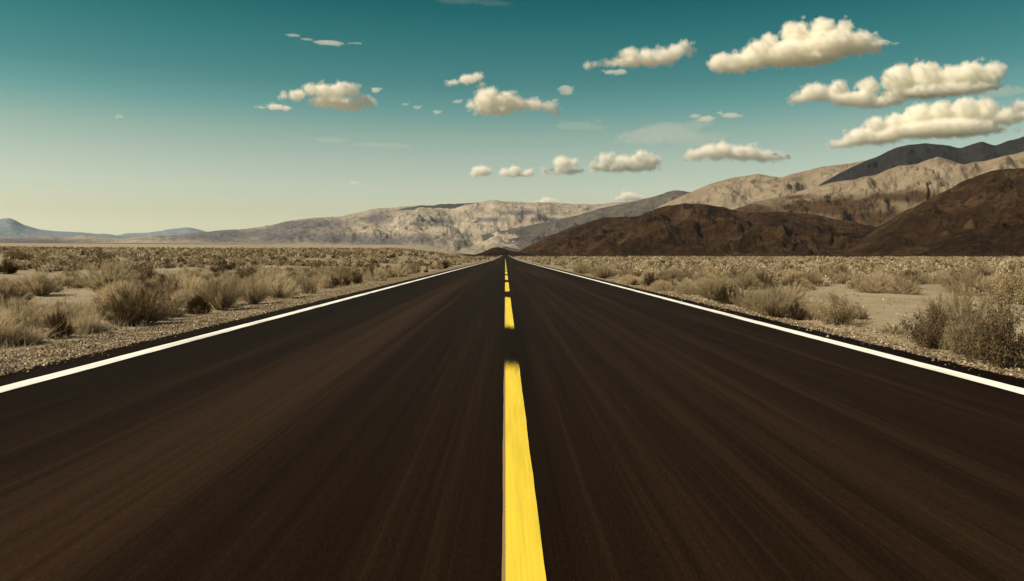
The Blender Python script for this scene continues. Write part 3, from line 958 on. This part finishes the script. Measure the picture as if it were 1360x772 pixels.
# plants one can pick out in the photograph: (kind, tone, x, base, width, top, label)
HERO = [
    ("brush", "olive", 54, 393, 50, 357, "round twiggy bush standing alone on bare sand, short shadow beside it"),
    ("brush", "brown", 20, 419, 62, 394, "low brown bush at the left photo edge in front of the lone round bush"),
    ("tuft", "straw", 28, 457, 74, 424, "pale straw grass clump nearest the viewer on the left shoulder"),
    ("brush", "dark", 78, 449, 44, 408, "dark brown bush on the left shoulder beside the nearest straw clump"),
    ("tuft", "straw", 112, 443, 50, 406, "straw grass clump between two dark bushes on the left shoulder"),
    ("tall", "straw", 96, 440, 60, 398, "tall dry twiggy bush behind the straw clumps of the left shoulder"),
    ("brush", "olive", 146, 385, 78, 344, "wide rounded olive bush in the left scrub behind the shoulder row"),
    ("leafy", "dark", 10, 364, 34, 344, "nearly black bush cut by the left photo edge"),
    ("brush", "brown", 26, 345, 38, 332, "dark flat bush near the skyline at the left photo edge"),
    ("leafy", "dark", 127, 355, 16, 347, "tiny dark bush above the wide rounded olive bush"),
    ("brush", "brown", 186, 431, 86, 376, "largest dark brown bush on the left shoulder with wispy top"),
    ("brush", "dark", 165, 433, 50, 395, "low black brown bush at the foot of the largest shoulder bush"),
    ("brush", "brown", 224, 421, 46, 389, "brown bush between the largest shoulder bush and the dark ball shrub"),
    ("cushion", "dark", 264, 417, 34, 392, "dark ball shaped shrub at the gravel edge left of the road"),
    ("cushion", "straw", 240, 408, 44, 384, "pale round bush behind the dark ball shaped shrub"),
    ("tall", "olive", 294, 412, 58, 366, "tall brushy olive bush just past the dark ball shaped shrub"),
    ("tall", "olive", 338, 404, 46, 364, "tall olive bush second past the dark ball shaped shrub"),
    ("brush", "dark", 312, 398, 30, 372, "dark brown bush squeezed between the two tall olive bushes"),
    ("brush", "brown", 199, 372, 32, 351, "dark rounded bush on pale sand casting a thin shadow"),
    ("brush", "olive", 250, 377, 42, 356, "rounded olive bush to the road side of the thin shadow bush"),
    ("leafy", "dark", 304, 359, 24, 347, "small dark bush over the tops of the tall olive bushes"),
    ("brush", "straw", 372, 396, 58, 362, "straw twiggy bush beyond the tall olive bushes by the gravel"),
    ("brush", "olive", 408, 390, 28, 368, "olive bush between the straw twiggy bush and the dark clumps"),
    ("leafy", "dark", 445, 381, 18, 365, "first of three dark upright clumps by the left gravel"),
    ("leafy", "dark", 460, 380, 12, 365, "middle and thinnest of three dark upright clumps by the left gravel"),
    ("leafy", "dark", 475, 377, 18, 361, "farthest of three dark upright clumps by the left gravel"),
    ("cushion", "straw", 432, 383, 22, 366, "pale round bush on the near side of the three dark upright clumps"),
    ("brush", "brown", 424, 362, 24, 348, "brown bush leaning above the three dark upright clumps"),
    ("brush", "straw", 500, 373, 34, 354, "straw bush just beyond the three dark upright clumps"),
    ("brush", "straw", 530, 368, 34, 350, "straw bush second beyond the three dark upright clumps"),
    ("leafy", "dark", 566, 362, 8, 356, "tiny dark bush on the gravel far along the left shoulder"),
    ("brush", "dark", 590, 357, 16, 345, "small dark bush farthest along the left shoulder"),
    ("brush", "olive", 548, 363, 26, 347, "olive bush before the tiny dark bush on the far gravel"),
    ("brush", "straw", 66, 430, 60, 404, "straw bush behind the dark brown one of the near left shoulder"),
    ("sparse", "brown", 130, 424, 46, 392, "thin dry bush with bare stems behind the largest shoulder bush"),
    ("sparse", "pale", 160, 402, 60, 372, "bleached dry bush with bare white stems left of the road"),
    ("brush", "olive", 985, 407, 40, 380, "olive bush just nearer than the dark one at the right gravel edge"),
    ("brush", "straw", 1046, 402, 54, 374, "wide straw bush showing behind the big olive brush"),
    ("brush", "straw", 1085, 425, 44, 396, "straw bush between the big olive brush and the grey green leafy bush"),
    ("cushion", "straw", 935, 386, 36, 368, "straw cushion bush right behind the olive brushy one of the right gravel edge"),
    ("brush", "brown", 1138, 424, 30, 402, "brown bush at the road corner of the sand clearing"),
    ("brush", "olive", 1000, 378, 40, 360, "olive bush in the second row behind the dark one of the right gravel edge"),
    ("brush", "brown", 1150, 380, 30, 364, "brown bush behind the straw one at the far edge of the clearing"),
    ("brush", "olive", 1300, 372, 46, 350, "olive bush far behind the pale boulder"),
    # beyond the right edge
    ("brush", "dark", 968, 404, 40, 379, "dark brown bush at the right gravel edge before the big olive brush"),
    ("tall", "olive", 945, 398, 40, 371, "olive brushy bush behind the dark one at the right gravel edge"),
    ("tall", "olive", 1028, 422, 74, 376, "big brushy olive bush at the right gravel edge"),
    ("brush", "dark", 1058, 425, 28, 398, "dark twiggy bush tucked at the near side of the big olive brush"),
    ("brush", "olive", 1004, 412, 44, 382, "olive bush at the far side of the big olive brush"),
    ("leafy", "olive", 1112, 431, 62, 388, "grey green leafy bush between big olive brush and sand clearing"),
    ("brush", "olive", 1076, 380, 46, 356, "rounded olive bush past the sand behind the big olive brush"),
    ("leafy", "brown", 1117, 371, 22, 352, "dark upright bush right of the rounded olive one beyond the sand"),
    ("brush", "olive", 1201, 391, 48, 369, "round topped bush at the far edge of the sand clearing"),
    ("brush", "straw", 1156, 389, 40, 371, "straw bush at the far edge of the sand clearing"),
    ("leafy", "brown", 1238, 462, 76, 402, "large leafy sagebrush beside the gravel with a raised sprig"),
    ("leafy", "olive", 1244, 448, 34, 388, "tall leafy sprig rising from behind the large sagebrush"),
    ("leafy", "olive", 1272, 470, 48, 422, "paler leafy bush between the two large sagebrushes"),
    ("leafy", "brown", 1330, 488, 122, 393, "biggest sagebrush nearest the viewer at the right photo edge"),
    ("leafy", "dark", 1312, 478, 70, 425, "darker leafy bush at the foot of the biggest sagebrush"),
    ("brush", "olive", 1284, 392, 58, 356, "twiggy bush behind the pale boulder"),
    ("leafy", "olive", 1340, 404, 84, 354, "tall leafy bush at the right photo edge behind the biggest sagebrush"),
    ("sparse", "brown", 1186, 444, 34, 427, "small low weed on the gravel by the sand clearing"),
    ("sparse", "olive", 1140, 434, 24, 420, "small thin weed at the road end of the sand clearing"),
    ("cushion", "pale", 836, 378, 32, 364, "pale cushion shaped bush with dark foot at the right gravel edge"),
    ("brush", "dark", 843, 379, 10, 370, "tiny dark tuft under the pale cushion shaped bush"),
    ("cushion", "pale", 878, 386, 36, 371, "pale round cushion bush nearer than the other on the right gravel edge"),
    ("cushion", "straw", 912, 391, 36, 374, "straw cushion bush next to the pale ones by the right gravel"),
    ("tall", "straw", 800, 370, 34, 350, "straw brushy bush before the pale cushions, right of road"),
    ("brush", "olive", 772, 364, 24, 347, "olive brushy bush farther along the right gravel than the pale cushions"),
    ("cushion", "straw", 1228, 377, 30, 362, "rounded straw bush behind the round topped bush of the clearing"),
]
for kd, tone, px, by, wpx, ty, lab in HERO:
    q = place(px, by)
    dist = math.hypot(q[0], q[1])
    s_ = q[1] / F                      # metres to the pixel at that depth
    plant(kd, tone, q - np.array((0, 0, 0.01)), wpx * s_, (by - ty) * s_, lab)


def project(x, y, z):
    d = CM.T @ np.array((x, y, z - EYE))
    return 680 + F * d[0] / -d[2], 386 - F * d[1] / -d[2]


CLEAR = [(1190, 408, 66, 20), (1235, 385, 30, 6), (1105, 387, 26, 6), (918, 367, 20, 5), (885, 364, 16, 3), (105, 396, 38, 11), (18, 378, 34, 8),
         (70, 372, 26, 5), (40, 404, 40, 9), (215, 372, 22, 5), (1294, 410, 26, 12), (105, 411, 46, 10), (32, 402, 46, 12), (84, 402, 40, 9), (275, 362, 20, 4), (1150, 372, 24, 4)]
r_ = np.random.default_rng(77)


def free(x, y, w, f=0.5):
    P = np.array(PLANTS)
    d = np.hypot(P[:, 0] - x, P[:, 1] - y)
    return bool((d > f * (P[:, 2] + w / 2)).all())


cand = []
for dmin, dmax, dens in ((6, 70, 1.15), (70, 170, 0.22), (170, 520, 0.06)):
    m = int(0.5 * 2.0 * (dmax ** 2 - dmin ** 2) * dens)
    az_ = r_.uniform(-1.0, 1.0, m)
    d_ = np.sqrt(r_.uniform(dmin ** 2, dmax ** 2, m))
    w_ = r_.uniform(0.32, 0.95, m) * (1 + (0.8 if dmin >= 170 else 0.25 if dmin >= 70 else 0))
    cand.append(np.stack([d_ * np.sin(az_), d_ * np.cos(az_), w_, d_], -1))
cand = np.concatenate(cand)
lim = np.where(cand[:, 0] < 0, 5.15, 4.7) + cand[:, 2] * 0.35
cand = cand[np.abs(cand[:, 0]) > lim]
thin = fbm(cand[:, 0] * 0.11 + 40, cand[:, 1] * 0.11, 3)
thin2 = fbm(cand[:, 0] * 0.03 + 11, cand[:, 1] * 0.03, 3)
cand = cand[((thin > np.where(cand[:, 0] > 0, -0.2, -0.14)) | (cand[:, 3] > 120)) & ((thin2 > -0.15) | (cand[:, 3] < 60))]
Zc = ground_z(cand[:, 0], cand[:, 1])
dirs = (CM.T @ np.stack([cand[:, 0], cand[:, 1], Zc - EYE])).T
PX, PY = 680 + F * dirs[:, 0] / -dirs[:, 2], 386 - F * dirs[:, 1] / -dirs[:, 2]
ok = np.ones(len(cand), bool)
for bx, by, rx, ry in CLEAR:
    ok &= np.hypot((PX - bx) / rx, (PY - by) / ry) > 1
inside = (PX > -40) & (PX < 1400)
cand, Zc, PX, inside = cand[ok], Zc[ok], PX[ok], inside[ok]
order = np.argsort(-(cand[:, 2] / cand[:, 3]) - 10 * inside * (cand[:, 3] < 60))
WHERE = ((14, "just behind the {s} shoulder row"), (22, "in the near scrub on the {s} of the road"), (99, "in the middle scrub on the {s} of the road"))
WORDS = {"straw": "straw coloured", "olive": "olive", "brown": "brown", "dark": "dark brown", "pale": "pale bleached"}
KW = {"brush": "rounded twiggy bush", "tall": "upright brushy bush", "leafy": "leafy bush", "tuft": "grass clump", "cushion": "cushion shaped bush", "sparse": "thin dry bush"}
rest = []
for i in order:
    x, y, w, d = cand[i]
    if COUNT[0] >= 296 or d > 60 or not inside[i]:
        rest.append(i)
        continue
    if not free(x, y, w):
        continue
    rightside = x > 0
    kd = r_.choice(["brush", "tall", "leafy", "tuft", "cushion", "sparse"], p=[0.38, 0.10, 0.14, 0.08, 0.20, 0.10] if rightside else [0.44, 0.16, 0.10, 0.10, 0.12, 0.08])
    tone = r_.choice(["straw", "olive", "brown", "dark", "pale"], p=[0.38, 0.30, 0.13, 0.03, 0.16] if rightside else [0.34, 0.36, 0.19, 0.07, 0.04])
    h = w * r_.uniform(0.48, 0.78)
    if kd in ("tall", "tuft"):
        h *= 0.82
    if kd in ("cushion",):
        h = w * r_.uniform(0.42, 0.6)
    side = "right" if rightside else "left"
    wh = next(t for lim_, t in WHERE if d < lim_).format(s=side)
    lab = f"{WORDS[tone]} {KW[kd]} {wh}"
    plant(kd, tone, (x, y, float(Zc[i]) - 0.02), w, h, lab, lab + " (one of several alike)", parts=d < 11)


def scrub_mass():
    """what nobody could count: the low scrub farther out, and small plants between the bushes"""
    idx = np.array(rest)
    c = cand[idx]
    z0 = Zc[idx]
    r2 = np.random.default_rng(4)
    VV, FF, TT = [], [], []
    off = 0
    for lo, hi, nb, wb in ((0, 45, 150, 0.035), (45, 110, 70, 0.06), (110, 600, 26, 0.14)):
        s_ = (c[:, 3] >= lo) & (c[:, 3] < hi)
        m = int(s_.sum())
        if not m:
            continue
        cc, zz = np.repeat(c[s_], nb, 0), np.repeat(z0[s_], nb)
        n_ = len(cc)
        D = cone(n_, r2, 1.35, 0.6)
        rad = 0.25 + 0.6 * r2.random(n_)
        asp = np.repeat(r2.uniform(0.55, 0.8, m), nb)
        P = D * (rad * cc[:, 2] * 0.5)[:, None]
        P[:, 2] *= 2 * asp
        P += np.stack([cc[:, 0], cc[:, 1], zz - 0.02], -1)
        Dr = unit(D * 0.7 + r2.normal(size=D.shape) * 0.8)
        V, Fq = ribbons(P, Dr, cc[:, 2] * r2.uniform(0.12, 0.27, n_), wb * cc[:, 2] * r2.uniform(0.7, 1.4, n_) / 0.6, r2, 0.2)
        VV.append(V)
        FF.append(Fq + off)
        off += len(V)
        right = c[s_][:, 0] > 0
        tn = np.clip(np.where(right, r2.normal(0.61, 0.19, m), r2.normal(0.52, 0.22, m)), 0, 1)
        TT.append(np.repeat(np.clip(np.repeat(tn, nb) + r2.normal(0, 0.06, n_), 0, 1), 5))
    # little dry plants on the ground near by
    m = 5200
    a_, d_ = r2.uniform(-0.68, 0.68, m), 6.0 + 34 * r2.random(m) ** 1.2
    x, y = d_ * np.sin(a_), d_ * np.cos(a_)
    z = ground_z(x, y)
    s_ = (np.abs(x) > np.where(x < 0, 5.0, 4.6) + 0.25 * r2.random(m)) & (fbm(x * 0.4, y * 0.4 + 30, 3) > -0.12)
    dd = (CM.T @ np.stack([x, y, z - EYE])).T
    px, py = 680 + F * dd[:, 0] / -dd[:, 2], 386 - F * dd[:, 1] / -dd[:, 2]
    for bx, by, rx, ry in CLEAR[:6]:
        s_ &= (np.hypot((px - bx) / rx, (py - by) / ry) > 1) | (r2.random(m) < 0.03)
    x, y, z = x[s_], y[s_], z[s_]
    m, nb = len(x), 16
    hh = np.repeat(r2.uniform(0.05, 0.2, m), nb)
    P = np.stack([np.repeat(x, nb), np.repeat(y, nb), np.repeat(z, nb) - 0.01], -1)
    P[:, :2] += r2.normal(size=(m * nb, 2)) * 0.05
    V, Fq = ribbons(P, cone(m * nb, r2, 1.1, 0.7), hh * r2.uniform(0.6, 1.2, m * nb), 0.006 * r2.uniform(0.7, 1.4, m * nb), r2, 0.3)
    VV.append(V)
    FF.append(Fq + off)
    TT.append(np.repeat(np.repeat(np.clip(r2.normal(0.6, 0.18, m), 0, 1), nb), 5))
    mm, nt, out = mat("distant_scrub")
    n = N(nt)
    a = n.new("ShaderNodeAttribute", attribute_name="tone")
    col = n.ramp(a.outputs["Fac"], [(0.0, (0.055, 0.039, 0.023)), (0.3, (0.19, 0.145, 0.088)), (0.6, (0.37, 0.30, 0.196)), (1.0, (0.57, 0.485, 0.35))])
    d = n.new("ShaderNodeBsdfDiffuse")
    t = n.new("ShaderNodeBsdfTranslucent")
    n.put(d.inputs[0], col)
    n.put(t.inputs[0], col)
    mx = n.new("ShaderNodeMixShader")
    mx.inputs[0].default_value = 0.3
    nt.links.new(d.outputs[0], mx.inputs[1])
    nt.links.new(t.outputs[0], mx.inputs[2])
    nt.links.new(mx.outputs[0], out.inputs["Surface"])
    me = mesh_np("scrub", np.concatenate(VV), np.concatenate(FF), [mm])
    at_ = me.attributes.new("tone", 'FLOAT', 'POINT')
    at_.data.foreach_set("value", np.concatenate(TT).astype(np.float32))
    tag(link("scrub", me), "low dry desert scrub covering the far plain", "scrub", kind="stuff")


scrub_mass()
print("plants", COUNT[0], "rest", len(rest))

# ------------------------------------------------------------------ a boulder, a few larger stones, marker posts
def boulder(name, label, px, by, wpx, hpx, material, seed, sub=4, group=None):
    import bmesh
    q = place(px, by)
    s_ = q[1] / F
    bm = bmesh.new()
    bmesh.ops.create_icosphere(bm, subdivisions=sub, radius=1)
    v = np.array([p.co[:] for p in bm.verts])
    f = np.array([[p.index for p in g.verts] for g in bm.faces])
    bm.free()
    k_ = 1 + 0.22 * fbm(v[:, 0] * 1.3 + seed, v[:, 1] * 1.3 + v[:, 2] * 0.9, 4) + 0.10 * ridged(v[:, 0] * 2.6 + seed, v[:, 1] * 2.6 - v[:, 2] * 1.7, 4)
    v = v * k_[:, None] * np.array((wpx * s_ / 2, wpx * s_ / 2 * 0.8, hpx * s_ * 0.78))
    v[:, 2] += hpx * s_ * 0.15
    o = link(name, mesh_np(name, v, f, [material], True), None, q)
    tag(o, label, "rock", group)


def m_boulder():
    m, nt, out = mat("pale_rock")
    n = N(nt)
    c = n.coord()
    a = n.noise(c, 3.0, 6, 0.65)
    b = n.noise(c, 26.0, 4, 0.7)
    col = n.ramp(n.math('ADD', n.math('MULTIPLY', a, 0.6), n.math('MULTIPLY', b, 0.4)), [(0.35, (0.24, 0.19, 0.12)), (0.6, (0.44, 0.37, 0.26))])
    n.principled(out, col, 0.9, 0.1, n.bump(n.math('ADD', a, b), 0.8, 0.05))
    return m


pale_rock = m_boulder()
boulder("boulder", "pale rounded boulder lying between sagebrushes beyond the right shoulder", 1294, 416, 38, 17, pale_rock, 3)
boulder("stone", "small white stone on the near left gravel shoulder", 87, 449, 6, 4, white, 5, 2)
boulder("stone", "pale stone on the right gravel before the dark bush, nearer the asphalt", 938, 400, 7, 4, pale_rock, 9, 2)
boulder("stone", "pale stone on the right gravel close to the pale cushion bush", 846, 379, 6, 4, pale_rock, 12, 2)
boulder("stone", "tan stone at the foot of the large sagebrush by the gravel", 1268, 486, 7, 4, pale_rock, 15, 2)


def marker(px, side_x, label):
    """a thin roadside marker post with a reflector, seen very small"""
    d = ray(px, 341)
    y = side_x / (d[0] / d[1])
    base = (side_x, y, float(ground_z(side_x, y)))
    t = link("marker_post", None, None, base)
    w, th, h = 0.09, 0.02, 1.15

    def box(x0, x1, y0_, y1, z0, z1):
        v = [(x, yy, z) for x in (x0, x1) for yy in (y0_, y1) for z in (z0, z1)]
        return v, np.array([(0, 1, 3, 2), (4, 6, 7, 5), (0, 4, 5, 1), (2, 3, 7, 6), (0, 2, 6, 4), (1, 5, 7, 3)])
    v, f = box(-w / 2, w / 2, -th / 2, th / 2, -0.1, h)
    v = [(x * (1.0 if z < h else 0.8), yy, z) for x, yy, z in v]
    link("post", mesh_np("post", v, f, [white]), t)
    v, f = box(-w / 2 + 0.012, w / 2 - 0.012, -th / 2 - 0.008, -th / 2, h - 0.26, h - 0.06)
    link("reflector", mesh_np("reflector", v, f, [pale_rock]), t)
    tag(t, label, "marker post", "marker posts along the road far ahead")


marker(634.5, -4.75, "tiny white marker post left of the road, the nearer of two")
marker(647, -4.75, "tiny white marker post left of the road, the farther of two")
marker(695, 4.6, "tiny white marker post alone on the right of the road")
